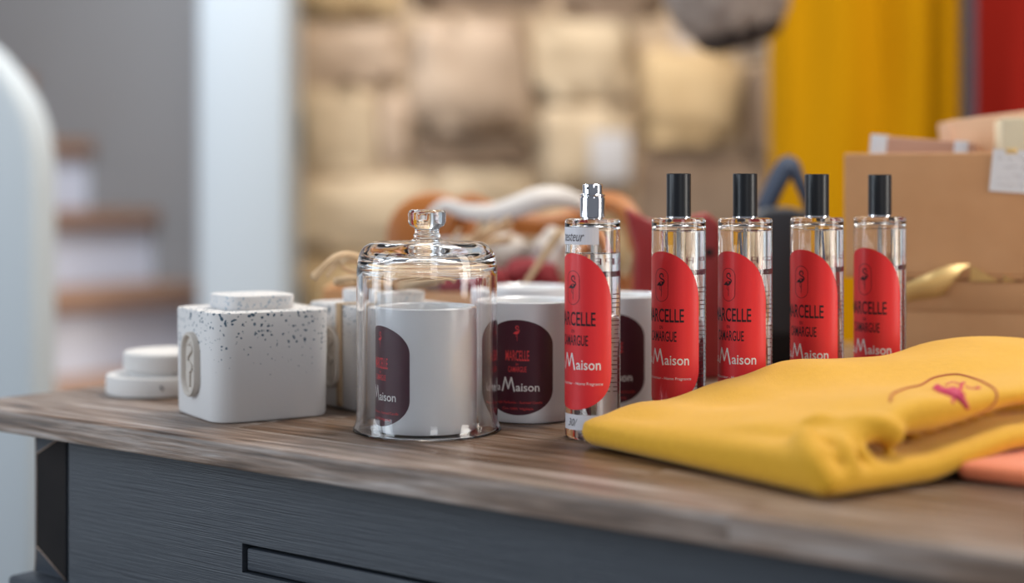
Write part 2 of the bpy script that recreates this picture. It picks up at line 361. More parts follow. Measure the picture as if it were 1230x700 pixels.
# stone wall: recessed mortar bed with individual limestones proud of it
WY = 3.3
wall = struct(box('wall_back', -0.46, 3.0, WY + 0.008, WY + 0.45, 0, 3.0, MORTAR, bev=0), 'rough limestone wall with sand joints')
def stone_mat(name, a, b_): return mat(name, a, 0.92, noise_amt=1.0, noise_scale=9, col2=b_, bump=0.9, bump_scale=28)
STONES = [stone_mat('pale_limestone', (0.46, 0.34, 0.215), (0.64, 0.51, 0.35)), stone_mat('gold_limestone', (0.45, 0.30, 0.15), (0.66, 0.49, 0.28)),
          stone_mat('rose_limestone', (0.40, 0.28, 0.19), (0.55, 0.42, 0.31)), stone_mat('shaded_brown_stone', (0.16, 0.105, 0.07), (0.28, 0.20, 0.14)),  # the dark brown carries painted shade for the shadowed stones
          stone_mat('grey_stone', (0.36, 0.29, 0.24), (0.50, 0.42, 0.36))]
def stone(x0, x1, y0, y1, mi, proud=0.0):
    proud = max(proud, 0.0)
    a = P(x0, y0, WY); b = P(x1, y1, WY)
    cx, cz = (a.x + b.x) / 2, (a.z + b.z) / 2; w, h = b.x - a.x, a.z - b.z
    bm = bmesh.new(); bmesh.ops.create_cube(bm, size=1); bmesh.ops.subdivide_edges(bm, edges=bm.edges, cuts=5, use_grid_fill=True)
    sd = random.random() * 90
    for v in bm.verts:
        c = v.co * 2                                     # -1..1
        q = (abs(c.x) ** 7 + abs(c.z) ** 7) ** (1 / 7) if (c.x or c.z) else 0
        mx = max(abs(c.x), abs(c.z)); k = mx / q if q > 1e-5 else 1
        n1 = noise.noise(Vector((c.x * 1.3 + sd, c.y, c.z * 1.3)))
        x = c.x * k * (w / 2 + 0.002) * (1.0 + 0.05 * n1); z = c.z * k * (h / 2 + 0.002) * (1.0 + 0.06 * noise.noise(Vector((c.z + sd, 3.3, c.x))))
        y = c.y * 0.075 if c.y > 0 else -(0.034 + proud) * (1 - 0.50 * mx ** 7) + (0.022 * noise.noise(Vector((c.x * 2 + sd, c.z * 2, 9))) + 0.012 * noise.noise(Vector((c.x * 6 + sd, c.z * 6, 4)))) * (1 - .6 * mx ** 6)
        v.co = (cx + x, WY + 0.02 + y, cz + z)
    o = from_bm('stone', bm, STONES[mi], wall, True, None); return o
rows = [(-560, -420, 0), (-410, -270, 1), (-260, -110, 0)]
for y0, y1, sft in rows:
    x = 362 - 0
    while x < 1900:
        w = random.choice((120, 170, 210, 150)); stone(x, x + w - 10, y0, y1, random.choice((0, 1, 2, 4))); x += w
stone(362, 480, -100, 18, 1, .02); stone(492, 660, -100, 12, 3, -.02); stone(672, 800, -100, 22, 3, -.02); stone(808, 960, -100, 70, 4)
stone(362, 484, 30, 100, 2); stone(362, 448, 108, 205, 0); stone(456, 492, 112, 196, 2)
stone(498, 632, 24, 158, 2, .05); stone(640, 760, 26, 120, 0, .02); stone(766, 884, 60, 172, 1, .06); stone(646, 756, 128, 230, 0, .03)
stone(892, 1010, 80, 200, 3); stone(524, 636, 206, 268, 0, .03); stone(362, 516, 214, 300, 0, .02); stone(500, 640, 162, 200, 3, -.02)  # last one is shade below a stone, built as a dark stone
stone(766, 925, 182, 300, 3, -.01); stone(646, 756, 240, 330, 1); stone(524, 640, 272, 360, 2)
for y0, y1 in ((308, 430), (440, 570), (580, 700), (710, 780)):
    x = 362
    while x < 1900:
        w = random.choice((130, 170, 210)); 
        if not (y0 == 308 and x < 760): stone(x, x + w - 10, y0, y1, random.choice((0, 1, 2, 4)))
        elif x < 510: stone(x, x + 140, y0, y1, 1)
        x += w
x = 1020
while x < 1900:
    w = random.choice((130, 180)); stone(x, x + w - 10, -100, 80, random.choice((0, 1, 2))); stone(x + 20, x + w + 10, 90, 295, random.choice((0, 1, 2))); x += w
# white pier between the stairwell and the stone wall
struct(box('wall_left', -0.64, -0.455, 3.12, 3.62, 0, 3.0, BLUEWHITE, bev=0.02), 'white painted wall end beside the stone wall')
# staircase, climbing to the left
dA, dD = Vector((-0.819, 0.574, 0)).normalized(), Vector((0.574, 0.819, 0)).normalized()
st = thing('staircase', 'white staircase with oak treads climbing left behind the table', 'staircase', (0, 0, 0))
for i in range(-3, 7):
    E = Vector((-0.714, 3.8, 0)) + dA * 0.25 * i; zt = 0.774 + 0.181 * i
    Mx = Matrix(((-dD.x, dA.x, 0, E.x), (-dD.y, dA.y, 0, E.y), (0, 0, 1, 0), (0, 0, 0, 1)))
    bm = bmesh.new(); bm_box(bm, 0, 1.1, 0, 0.249, 0, zt - 0.042); bm.transform(Mx); from_bm('riser', bm, PLASTER, st)
    bm = bmesh.new(); bm_box(bm, -0.0, 1.1, -0.028, 0.249, zt - 0.0415, zt, 0.006); bm.transform(Mx); from_bm('tread', bm, TREAD, st)
st['kind'] = 'structure'
del st['category']
# stairwell wall
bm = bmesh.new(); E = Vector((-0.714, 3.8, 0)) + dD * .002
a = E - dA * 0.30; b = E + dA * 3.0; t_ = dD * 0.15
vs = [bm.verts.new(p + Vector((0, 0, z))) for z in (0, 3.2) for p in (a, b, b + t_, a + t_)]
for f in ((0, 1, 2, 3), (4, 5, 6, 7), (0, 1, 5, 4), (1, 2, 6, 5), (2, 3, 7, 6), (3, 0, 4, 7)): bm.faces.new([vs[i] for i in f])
struct(from_bm('wall_stairwell', bm, PLASTER_G, smooth=False), 'white plaster wall of the stairwell, shade put into its grey colour')
# balustrade end, white, with a sloping rounded top
prof = [(x_ - 25, y_) for x_, y_ in ((-200, -160), (-60, 8), (-20, 38), (5, 58), (30, 88), (48, 116), (60, 146), (66, 185), (67, 230), (67, 820), (-200, 820))]
def extrude_px(name, pts, Y, depth, m, parent=None, bev=0.0, smooth_pts=False, sharp=35):
    pp = [P(x, y, Y) for x, y in pts]
    if smooth_pts: pp = catmull(pp + [pp[0]], 5)[:-1]
    bm = bmesh.new(); v = [bm.verts.new(p) for p in pp]; f = bm.faces.new(v)
    r = bmesh.ops.extrude_face_region(bm, geom=[f]); nv = [g for g in r['geom'] if isinstance(g, bmesh.types.BMVert)]
    for q in nv: q.co.y += depth
    if bev:
        bmesh.ops.recalc_face_normals(bm, faces=bm.faces)
        es = [e for e in bm.edges if len(e.link_faces) == 2 and e.calc_face_angle(0) > 0.9]
        bmesh.ops.bevel(bm, geom=es, offset=bev, segments=3, affect='EDGES', profile=0.5)
    return from_bm(name, bm, m, parent, True, sharp)
struct(extrude_px('trim_1', prof, 1.95, 0.10, BLUEWHITE, bev=0.012), 'white stair balustrade end with sloping rounded top')

# ================================================================== TABLE
K = Vector((-0.392, 1.093, TOP)); ang = math.atan2(-0.608, 0.794)
table = thing('cabinet_table', 'blue-grey painted cabinet with a weathered oak butcher-block top, holding the display', 'table', K, ang)
LT, DT, TH = 1.55, 0.78, 0.016
y = 0.0; row = 0
while y < DT - 0.01:
    w = 0.042 if row == 0 else 0.046
    x = 0.0; first = True
    while x < LT - 0.01:
        ln = random.uniform(0.26, 0.5) * (0.55 if first and row % 2 else 1); first = False
        if row == 0: ln = [0.62, 0.7, 0.3][min(int(x / 0.6), 2)]
        x1 = min(x + ln, LT)
        if LT - x1 < 0.1: x1 = LT
        bm = bmesh.new(); cx, cy = (x + x1) / 2, y + w / 2
        bm_box(bm, x - cx + 0.0001, x1 - cx - 0.0001, -w / 2 + 0.0003, w / 2 - 0.0003, -TH / 2, TH / 2, 0)
        if row == 0:
            es = [e for e in bm.edges if all(v.co.y < 0 and v.co.z > 0 for v in e.verts)]
            bmesh.ops.bevel(bm, geom=es, offset=0.0035, segments=4, affect='EDGES', profile=0.5)
            es = [e for e in bm.edges if all(v.co.y < -w / 2 + 0.0005 and v.co.z < -TH / 2 + 0.001 for v in e.verts)]
            bmesh.ops.bevel(bm, geom=es, offset=0.001, segments=1, affect='EDGES')
        else:
            es = [e for e in bm.edges if all(v.co.z > 0 for v in e.verts)]
            bmesh.ops.bevel(bm, geom=es, offset=0.0004, segments=1, affect='EDGES')
        o = from_bm('plank', bm, OAK, table, True, 30); o.location = (cx, cy, -TH / 2)
        x = x1
    y += w; row += 1
fy = 0.02; XB0, XB1 = 0.098, 1.50; zb = -0.117
bm = bmesh.new()
bm_box(bm, XB0, 0.270, fy, fy + 0.02, zb, -TH); bm_box(bm, 0.270, 0.90, fy, fy + 0.02, -0.0655, -TH); bm_box(bm, 0.270, 0.90, fy, fy + 0.02, zb, -0.0835)
bm_box(bm, 0.90, XB1, fy, fy + 0.02, zb, -TH)
from_bm('apron', bm, PAINTW, table, False)
box('recess', 0.268, 0.902, fy + 0.012, fy + 0.019, -0.086, -0.063, GAP, table)
bx = box('pull_out_shelf', 0.2725, 0.8975, fy + 0.0015, fy + 0.012, -0.0822, -0.0685, PAINTW, table, bev=0.0012)
box('side_panel', 0.0545, 0.072, fy + 0.03, DT - 0.05, -0.80, -TH, PAINTW, table)
box('back_panel', 0.0545, XB1, DT - 0.05, DT - 0.03, -0.80, -TH, PAINTW, table)
box('side_panel', XB1 - 0.02, XB1, fy + 0.02, DT - 0.05, -0.80, -TH, PAINTW, table)
# corner block with a diamond-cut face
x0, x1, z0, z1 = 0.0545, 0.0920, zb + 0.001, -TH
xr = x0 + 0.0090; dpt = 0.0072
cb = obj('corner_block', [(x0, fy + .03, z0), (x1, fy + .03, z0), (x1, fy + .03, z1), (x0, fy + .03, z1),
                     (x0, fy + .004, z0), (x1, fy + .002, z0), (x1, fy + .002, z1), (x0, fy + .004, z1),
                     (xr, fy - dpt + .006, z0 + .020), (xr, fy - dpt + .006, z1 - .016)],
    [(3, 2, 1, 0), (0, 1, 5, 4), (2, 3, 7, 6), (1, 2, 6, 5), (3, 0, 4, 7), (4, 8, 9, 7), (7, 9, 6), (4, 5, 8), (8, 5, 6, 9)], PAINTW, table, False)
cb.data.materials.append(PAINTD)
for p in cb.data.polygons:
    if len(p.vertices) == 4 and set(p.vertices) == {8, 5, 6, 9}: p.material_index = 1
edg = []
pt = {4: (x0, fy + .004, z0), 5: (x1, fy + .002, z0), 6: (x1, fy + .002, z1), 7: (x0, fy + .004, z1), 8: (xr, fy - dpt + .006, z0 + .020), 9: (xr, fy - dpt + .006, z1 - .016)}
for a, b in ((8, 9), (9, 6), (8, 5), (7, 9), (4, 8)): edg.append(tube([Vector(pt[a]), Vector(pt[b])], 0.00045, 6))
v, f = merge(edg); obj('worn_edge', v, f, WEAR, cb)
box('recess', 0.0915, 0.0985, fy + 0.0185, fy + 0.03, zb, -TH, GAP, table)
bm = bmesh.new(); bm_box(bm, 0.045, XB1 + .01, fy - 0.012, fy + 0.02, zb - 0.012, zb, 0.003, 2); bm_box(bm, 0.05, XB1 + .005, fy - 0.005, fy + 0.02, zb - 0.026, zb - 0.012, 0.003, 2)
from_bm('moulding', bm, PAINTW, table)
box('front_panel', 0.058, XB1, fy + 0.004, fy + 0.02, -0.78, zb - 0.024, PAINTW, table)
box('plinth', 0.045, XB1 + .01, fy - 0.01, DT - 0.04, -0.85, -0.78, PAINTW, table, bev=0.004)

# ================================================================== FRAGRANCE BOTTLES
R = 0.0170
def build_bottle(tester):
    t = thing('fragrance_bottle', 'x', 'bottle', (0, 0, 0))
    H = 0.1335
    outer = [(0, 0.0008), (R - 0.004, 0.0004), (R - 0.0022, 0), (R - 0.0008, 0.0005), (R, 0.002), (R, H - 0.0018), (R - 0.0005, H - 0.0005), (R - 0.0018, H), (0.0070, H), (0, H)]
    ri = R - 0.0020
    cav = [(0, 0.0075), (ri - 0.004, 0.0068), (ri - 0.001, 0.0078), (ri, 0.0098), (ri, H - 0.0072), (ri - 0.0010, H - 0.0052), (ri - 0.003, H - 0.0040), (0.0065, H - 0.0036), (0, H - 0.0036)]
    V, Fc = lathe_data([(outer, False), (cav, True)])
    me = bpy.data.meshes.new('glass_body'); me.from_pydata(V, [], Fc); link('glass_body', me, GLASS, t, True, 45)
    lv = 0.1124 if tester else 0.1255
    e = 0.00006
    liq = [(0, 0.0075 - e), (ri - 0.004, 0.0068 - e), (ri - 0.001 + e, 0.0078 - e), (ri + e, 0.0098), (ri + e, lv + 0.0006), (ri - 0.0008, lv), (0, lv)]
    V, Fc = lathe_data([(liq, False)])
    me = bpy.data.meshes.new('fragrance'); me.from_pydata(V, [], Fc); link('fragrance', me, LIQUID, t, True, 45)
    v, f = tube([Vector((0.0005, 0, 0.012)), Vector((0.0002, 0, 0.06)), Vector((0, 0, H - 0.0045))], 0.0011, 10); obj('dip_tube', v, f, PLASTIC, t)
    if tester:
        lathe('collar', [(0, H), (0.0066, H), (0.0066, H + .0006), (0.0077, H + .0010), (0.0078, H + 0.0125), (0.0073, H + 0.0130), (0.0073, H + .0136), (0.0077, H + .0141), (0.0077, H + .0146), (0.0069, H + .0152), (0, H + .0152)], CHROME, t, 48, 30)
        lathe('spray_head', [(0, H + .0152), (0.0061, H + .0152), (0.0062, H + .0200), (0.0061, H + .0206), (0.0056, H + .0210), (0, H + .0210)], CHROME, t, 48, 30)
        v, f = tube([Vector((-0.0030, -0.0049, H + .0186)), Vector((-0.0036, -0.0057, H + .0186))], 0.0008, 10); obj('nozzle', v, f, BLACK_CAP, t)
    else:
        lathe('collar', [(0, H), (0.0082, H), (0.0082, H + .0009), (0, H + .0009)], CHROME, t, 48, 30)
        lathe('cap', [(0, H + .0009), (0.0077, H + .0009), (0.0077, H + .0274), (0.0074, H + .0278), (0, H + .0278)], BLACK_CAP, t, 48, 30)
    # label
    phi = radians(-47); hw = 0.0255; zt, zb_ = 0.1128, 0.0183
    fl = Flat(); n = 56
    col = []
    for i in range(n + 1):
        s = -hw * cos(pi * i / n); q = sqrt(max(0, 1 - (s / hw) ** 2))
        col.append((s, zb_ + 0.022 * (1 - q), zt - 0.032 * (1 - q)))
    for (s, a, b), (s2, a2, b2) in zip(col, col[1:]): fl.poly([(s, a), (s2, a2), (s2, b2), (s, b)])
    lab = fl.wrap('label', R + 0.00012, phi, RED, t)
    ink = Flat(); ink.flamingo(-0.0002, 0.0925, 0.0145)
    w2, h2 = 0.0049, 0.0102
    ink.stroke([(w2 * cos(a), 0.0920 + (h2 - w2) * (1 if sin(a) > 0 else -1) + w2 * sin(a)) for a in (2 * pi * i / 36 + 0.001 for i in range(36))], 0.00028, True)
    ink.text('MARCELLE', -0.0150, 0.0150, 0.0690, 0.0775, 0.012)
    ink.text('EN', -0.0012, 0.0012, 0.0648, 0.0668)
    ink.text('CAMARGUE', -0.0104, 0.0104, 0.0571, 0.0635, 0.012)
    ink.wrap('lettering', R + 0.0002, phi, INK, lab)
    wi = Flat()
    wi.text('La', -0.0160, -0.0102, 0.0430, 0.0490, 0.01)
    wi.bars([(-0.0085, 0.0427), (-0.0060, 0.0522), (-0.0034, 0.0445), (-0.0008, 0.0522), (0.0014, 0.0427)], 0.0011)
    wi.text('aison', 0.0026, 0.0182, 0.0427, 0.0485, 0.01)
    wi.text("Parfum d'intérieur - Home Fragrance", -0.0190, 0.0196, 0.0330, 0.0353, 0.0)
    wi.wrap('lettering', R + 0.0002, phi, WHITE_INK, lab)['label'] = 'white lettering'
    # print on the back of the glass
    bk = Flat(); rnd = random.Random(3)
    for i in range(24):
        z = 0.0905 - i * 0.0027; s = -0.017
        while s < 0.017:
            l = rnd.uniform(0.0006, 0.0028); bk.poly([(s, z), (min(s + l, .0175), z), (min(s + l, .0175), z + 0.0006), (s, z + 0.0006)]); s += l + 0.0006
    bk.wrap('back_print', R + 0.0001, radians(128), GREY_INK, t)['kind'] = 'stuff'
    bk = Flat()
    for z, h, x0_, x1_ in ((0.0985, 0.0034, -0.015, 0.015), (0.0925, .0022, -.010, .004)): bk.poly([(x0_, z), (x1_, z), (x1_, z + h), (x0_, z + h)])
    for k in range(9): x_ = -0.015 + k * 0.0034; bk.stroke([(x_, 0.1062), (x_, 0.1100), (x_ + .0018, .1100), (x_ + .0018, .1080), (x_, .1080)], 0.0005)
    bk.stroke([(-.012, .030), (-.009, .034), (-.006, .030), (-.009, .026)], 0.0005, True)
    o_ = bk.wrap('back_print', R + 0.0001, radians(128), MAROON_INK, t); o_['label'] = 'maroon bars of the back print'; o_['kind'] = 'stuff'
    if tester:
        n = 14
        fl = Flat(); 
        for i in range(n):
            a = -0.016 + 0.0285 * i / n; b = -0.016 + 0.0285 * (i + 1) / n; fl.poly([(a, 0.1180), (b, 0.1180), (b, 0.1284), (a, 0.1284)])
        sk = fl.wrap('sticker', R + 0.00015, radians(-32), STICKER, t); sk['label'] = 'white handwritten sticker near the top'
        g = Flat(); g.text('testeur', -0.0135, 0.0035, 0.1200, 0.1248, 0.0, 0.35); g.wrap('lettering', R + 0.00024, radians(-32), INK, sk)
        fl = Flat()
        for i in range(n):
            a = -0.014 + 0.027 * i / n; b = -0.014 + 0.027 * (i + 1) / n; fl.poly([(a, 0.0062), (b, 0.0062), (b, 0.0155), (a, 0.0155)])
        sk = fl.wrap('sticker', R + 0.00015, radians(-32), STICKER, t); sk['label'] = 'white handwritten sticker near the base'
        g = Flat(); g.text('30/', -0.0085, -0.0010, 0.0085, 0.0130, 0.0, 0.35); g.wrap('lettering', R + 0.00024, radians(-32), INK, sk)
    return t
b1 = build_bottle(True)
b1.location = (0.0493, 0.942, TOP); b1.rotation_euler.z = 0.0
b1['label'] = 'clear tester bottle with chrome spray head, red label and handwritten stickers'
proto = build_bottle(False)
places = [(0.1048, 0.968, 0.03, 'black-capped clear bottle with red label, next to the chrome-headed tester'),
          (0.1471, 0.972, 0.02, 'black-capped red-label bottle in front of the grey felt bag, second of the four capped'),
          (0.1980, 1.000, 0.0, 'black-capped red-label bottle, third of the four capped, before the yellow hanging sweatshirt'),
          (0.2460, 1.030, -0.03, 'black-capped red-label bottle furthest right, in front of the kraft boxes')]
for i, (x, yy, rz, lb) in enumerate(places):
    o = proto if i == 0 else copy_tree(proto)
    # each faces the lens the same way as in the photograph
    o.location = (x, yy, TOP); o.rotation_euler.z = rz; o['label'] = lb; o['group'] = 'capped fragrance bottles in a row'

# ================================================================== CANDLES
RC, HC = 0.0318, 0.0785
def build_candle():
    t = thing('candle', 'x', 'candle', (0, 0, 0))
    pr = [(0, 0.0006), (RC - 0.004, 0.0), (RC - 0.0012, 0.0006), (RC - 0.0002, 0.003), (RC, 0.008), (RC, HC - 0.001), (RC - 0.0010, HC), (RC - 0.0022, HC - 0.001), (RC - 0.0026, HC - 0.004), (RC - 0.0028, HC - 0.012), (0, HC - 0.012)]
    lathe('jar', pr, PORCELAIN, t, 96, 40)
    lathe('wax', [(0, HC - 0.0118), (RC - 0.0029, HC - 0.0118), (RC - 0.0029, HC - 0.0075), (0.006, HC - 0.0078), (0, HC - 0.0078)], WAX, t, 64, 40)
    v, f = tube([Vector((0, 0, HC - 0.0085)), Vector((0.0004, 0, HC - 0.003))], 0.0007, 8); obj('wick', v, f, INK, t)
    phi = 0.0; hw = 0.0238; zt, zb_ = 0.0672, 0.0058
    fl = Flat(); n = 56; col = []
    for i in range(n + 1):
        s = -hw * cos(pi * i / n); q = sqrt(max(0, 1 - (s / hw) ** 2)); col.append((s, zb_ + 0.0165 * (1 - q), zt - 0.0165 * (1 - q)))
    for (s, a, b), (s2, a2, b2) in zip(col, col[1:]): fl.poly([(s, a), (s2, a2), (s2, b2), (s, b)])
    lab = fl.wrap('label', RC + 0.00015, phi, PLUM, t)
    ink = Flat(); ink.flamingo(-0.0002, 0.0588, 0.0100)
    ink.text('MARCELLE', -0.0080, 0.0080, 0.0408, 0.0476, 0.008); ink.text('EN', -0.0009, 0.0009, 0.0380, 0.0394)
    ink.text('CAMARGUE', -0.0062, 0.0062, 0.0336, 0.0372, 0.006)
    ink.text('Bougie Parfumée - Scented Candle', -0.0165, 0.0165, 0.0128, 0.0148); ink.text('Cire 100% Végétale', -0.0105, 0.0105, 0.0088, 0.0108)
    ink.wrap('lettering', RC + 0.00025, phi, RED_INK, lab)['label'] = 'red lettering and flamingo'
    wi = Flat(); wi.text('La', -0.0163, -0.0120, 0.0213, 0.0260)
    wi.bars([(-0.0105, 0.0212), (-0.0083, 0.0300), (-0.0061, 0.0228), (-0.0039, 0.0300), (-0.0018, 0.0212)], 0.0010)
    wi.text('aison', -0.0008, 0.0146, 0.0212, 0.0262, 0.01)
    wi.wrap('lettering', RC + 0.00025, phi, WHITE_INK, lab)['label'] = 'white lettering'
    return t
cd = build_candle()
cpl = [(-0.0540, 0.970, -57.6, 'white jar candle with dark plum label, standing under the glass dome'),
       (0.0118, 1.024, -15.5, 'white jar candle with plum label between the glass dome and the tester bottle'),
       (0.0752, 1.078, -14.5, 'white jar candle with plum label, half hidden behind the tester bottle'),
       (0.0120, 1.170, -40, 'white jar candle rearmost, its rim showing above the candle beside the dome')]
for i, (x, yy, ph, lb) in enumerate(cpl):
    o = cd if i == 0 else copy_tree(cd)
    o.location = (x, yy, TOP); o.rotation_euler.z = radians(ph) ; o['label'] = lb; o['group'] = 'white jar candles'

# ================================================================== GLASS CLOCHE
cl = thing('glass_cloche', 'clear glass dome with a round knob, covering a white candle', 'cloche', (-0.0535, 0.970, TOP))
th = 0.0021
outp = [(0.0466, 0.0004), (0.0469, 0.0012), (0.0463, 0.0024), (0.0449, 0.006), (0.0445, 0.014), (0.0444, 0.050), (0.0443, 0.096), (0.0440, 0.1035), (0.0428, 0.1100), (0.0402, 0.1146), (0.0370, 0.1172), (0.0335, 0.1184), (0.0300, 0.1178), (0.0250, 0.1172), (0.0160, 0.1180), (0.0100, 0.1196), (0.0082, 0.1212),
        (0.0086, 0.1226), (0.0078, 0.1240), (0.0076, 0.1256), (0.0082, 0.1272), (0.0104, 0.1284), (0.0117, 0.1304), (0.0119, 0.1340), (0.0118, 0.1366), (0.0108, 0.1382), (0.0085, 0.1387), (0.0060, 0.1378), (0, 0.1374)]
inp = [(0, 0.1102), (0.0160, 0.1101), (0.0270, 0.1098), (0.0335, 0.1092), (0.0370, 0.1078), (0.0392, 0.1052), (0.0402, 0.1015), (0.0408, 0.096), (0.0411, 0.050), (0.0413, 0.014), (0.0420, 0.006), (0.0436, 0.0016), (0.0450, 0.0002)]
V, Fc = lathe_data([(outp, False)], 128)
def refine(p, k=3):
    q = catmull([Vector((a, b, 0)) for a, b in p], k); return [(max(v.x, 0), v.y) for v in q]
full = refine(inp)[::-1]           # bottom -> top centre
prof_all = refine(outp)
rings = [(r, z) for r, z in refine(inp)] + prof_all
V, Fc = lathe_data([(rings, False)], 128)
me = bpy.data.meshes.new('dome'); me.from_pydata(V, [], Fc)
# winding: inner top centre -> down -> lip -> up to knob; make normals point outwards
bm = bmesh.new(); bm.from_mesh(me); bmesh.ops.remove_doubles(bm, verts=bm.verts, dist=1e-6); bmesh.ops.recalc_face_normals(bm, faces=bm.faces); bm.to_mesh(me); bm.free()
link('dome', me, GLASS, cl, True, None)

# ================================================================== CERAMIC CANISTERS
def rsq(hx, hy, r, n=8):
    pts = []
    for cx, cy, a0 in ((hx - r, hy - r, 0), (-hx + r, hy - r, pi / 2), (-hx + r, -hy + r, pi), (hx - r, -hy + r, 1.5 * pi)):
        pts += [(cx + r * cos(a0 + pi / 2 * i / n), cy + r * sin(a0 + pi / 2 * i / n)) for i in range(n + 1)]
    return pts
def loft(name, secs, m, parent, sharp=35):
    """secs: list of (outline, z)"""
    V, Fc = [], []; n = len(secs[0][0])
    for o_, z in secs: V += [(x, y, z) for x, y in o_]
    for k in range(len(secs) - 1):
        for i in range(n): j = (i + 1) % n; Fc.append((k * n + i, k * n + j, (k + 1) * n + j, (k + 1) * n + i))
    Fc += [tuple(range(n))[::-1], tuple(range((len(secs) - 1) * n, len(secs) * n))]
    return obj(name, V, Fc, m, parent, True, sharp=sharp)
def stadium(w, h, n=16):
    r = w / 2; return [(r * cos(a), (h / 2 - r) * (1 if sin(a) >= 0 else -1) + r * sin(a)) for a in (2 * pi * (i + .5) / (2 * n) for i in range(2 * n))]
def build_canister():
    t = thing('ceramic_canister', 'x', 'canister', (0, 0, 0))
    hx, hy, hh = 0.0422, 0.0422, 0.0715; r0 = 0.0165
    secs = []
    for z, ins in ((0, .0022), (.0008, .0010), (.003, .0003), (hh - .0012, 0), (hh - .0003, .0004), (hh, .0014)):
        k = 0.988 + 0.012 * z / hh; secs.append((rsq((hx - ins) * k, (hy - ins) * k, r0 - ins), z))
    loft('body', secs, SPECK, t)
    lid = loft('lid', [(rsq(.0235, .0235, .011), hh), (rsq(.0238, .0238, .011), hh + .0008), (rsq(.0242, .0242, .0112), hh + .0080), (rsq(.0238, .0238, .011), hh + .0090), (rsq(.0228, .0228, .010), hh + .0094)], SPECK_LID, t)
    for sg in (-1, 1):
        # raised oval badge on both ends (local -x and +x)
        V, Fc = [], []; o_ = stadium(0.026, 0.043); n = len(o_)
        def pnt(q, k, d): return (sg * (hx + d), q[0] * k * -sg, 0.0355 + (q[1] if k == 1 else q[1] * (1 - (1 - k) * .62)))
        lv = [(1.0, -0.001), (1.0, .0028), (0.96, .0036), (0.86, .0038), (0.80, .0030), (0.76, .0010)]
        for k, d in lv: V += [pnt(q, k, d) for q in o_]
        for a in range(len(lv) - 1):
            for i in range(n): j = (i + 1) % n; Fc.append((a * n + i, a * n + j, (a + 1) * n + j, (a + 1) * n + i))
        Fc.append(tuple(range((len(lv) - 1) * n, len(lv) * n)))
        bd = obj('oval_badge', V, Fc, CERAMIC_B, t, True, sharp=40)
        pts = catmull([Vector((sg * (hx + .0016), -sg * a, 0.0355 + b)) for a, b in ((.003, .013), (-.002, .014), (-.004, .010), (.002, .006), (.004, .002), (-.001, .0), (-.004, -.003), (.0, -.005), (.0005, -.015))], 5)
        v, f = tube(pts, 0.0009, 6); obj('flamingo_relief', v, f, CERAMIC_B, bd)
    return t
can = build_canister(); ca = radians(32)
can.location = (-0.1765, 1.045, TOP); can.rotation_euler.z = ca
can['label'] = 'white rounded-square ceramic canister with blue splashes, oval badge on its side'; can['group'] = 'speckled ceramic canisters'
can2 = copy_tree(can); can2.location = (-0.0915, 1.096, TOP); can2.rotation_euler.z = radians(36)
can2['label'] = 'white ceramic canister tied with a raffia band, behind the glass dome'
# raffia band round the second canister and the bow on its lid
v, f = ribbon(catmull([Vector(p) for p in ((-.0423, -.012, .002), (-.0428, -.012, .03), (-.0429, -.012, .069), (-.0415, -.012, .0728), (-.0250, -.012, .0733), (-.0248, -.012, .0815), (-.010, -.012, .0818))], 4), 0.0075, 0.0006, Vector((0, 1, 0)))
obj('raffia_band', v, f, RAFFIA, can2)
rr = random.Random(11); parts = []
for i in range(16):                                    # loops and tails lying low over the lid
    a = rr.choice((0, pi)) + rr.uniform(-.7, .7) - radians(36); L_ = rr.uniform(.030, .050); c0 = Vector((0, -.004, .0835)); w_ = rr.uniform(.0032, .0058)
    d = Vector((cos(a), sin(a), 0)); n_ = Vector((-sin(a), cos(a), 0)) * rr.uniform(.006, .014); up_ = rr.uniform(.006, .024)
    if i % 2: pts = [c0, c0 + d * L_ * .5 + n_ + Vector((0, 0, up_)), c0 + d * L_ + Vector((0, 0, up_ * .7)), c0 + d * L_ * .5 - n_ + Vector((0, 0, up_ * .25)), c0]
    else: pts = [c0, c0 + d * L_ * .4 + Vector((0, 0, up_ * .9)), c0 + d * L_ * .9 + n_ + Vector((0, 0, up_)), c0 + d * L_ * 1.3 + n_ * 1.4 + Vector((0, 0, up_ * .3))]
    parts.append(ribbon(catmull(pts, 6), w_, .0004, Vector((.1, .3, 1))))
v, f = merge(parts); o = obj('raffia_bow', v, f, RAFFIA, can2); o['kind'] = 'stuff'

# ================================================================== WHITE DISCS
pos = T(187, 472)
d1 = lathe('stone_coaster', [(0, 0), (.0335, 0), (.0355, .0012), (.0360, .003), (.0360, .0130), (.0352, .0146), (.0335, .0150), (0, .0150)], CERAMIC, None, 64, 35)
d1.location = pos; tag(d1, 'white plaster disc lying on the table, lower of the stacked pair', 'disc', 'stacked plaster discs')
d2 = lathe('stone_coaster', [(0, 0), (.0270, 0), (.0275, .0020), (.0305, .0035), (.0312, .0050), (.0312, .0150), (.0300, .0165), (.0280, .0170), (0, .0170)], CERAMIC, None, 64, 35)
d2.location = pos + Vector((.0075, .002, .0150)); tag(d2, 'smaller white plaster disc resting on top of the lower disc', 'disc', 'stacked plaster discs')
v, f = tube([Vector((.0115, -.0342, .0095)), Vector((.013, -.0337, .0065))], .0008, 6); obj('dark_chip', v, f, INK, d1)

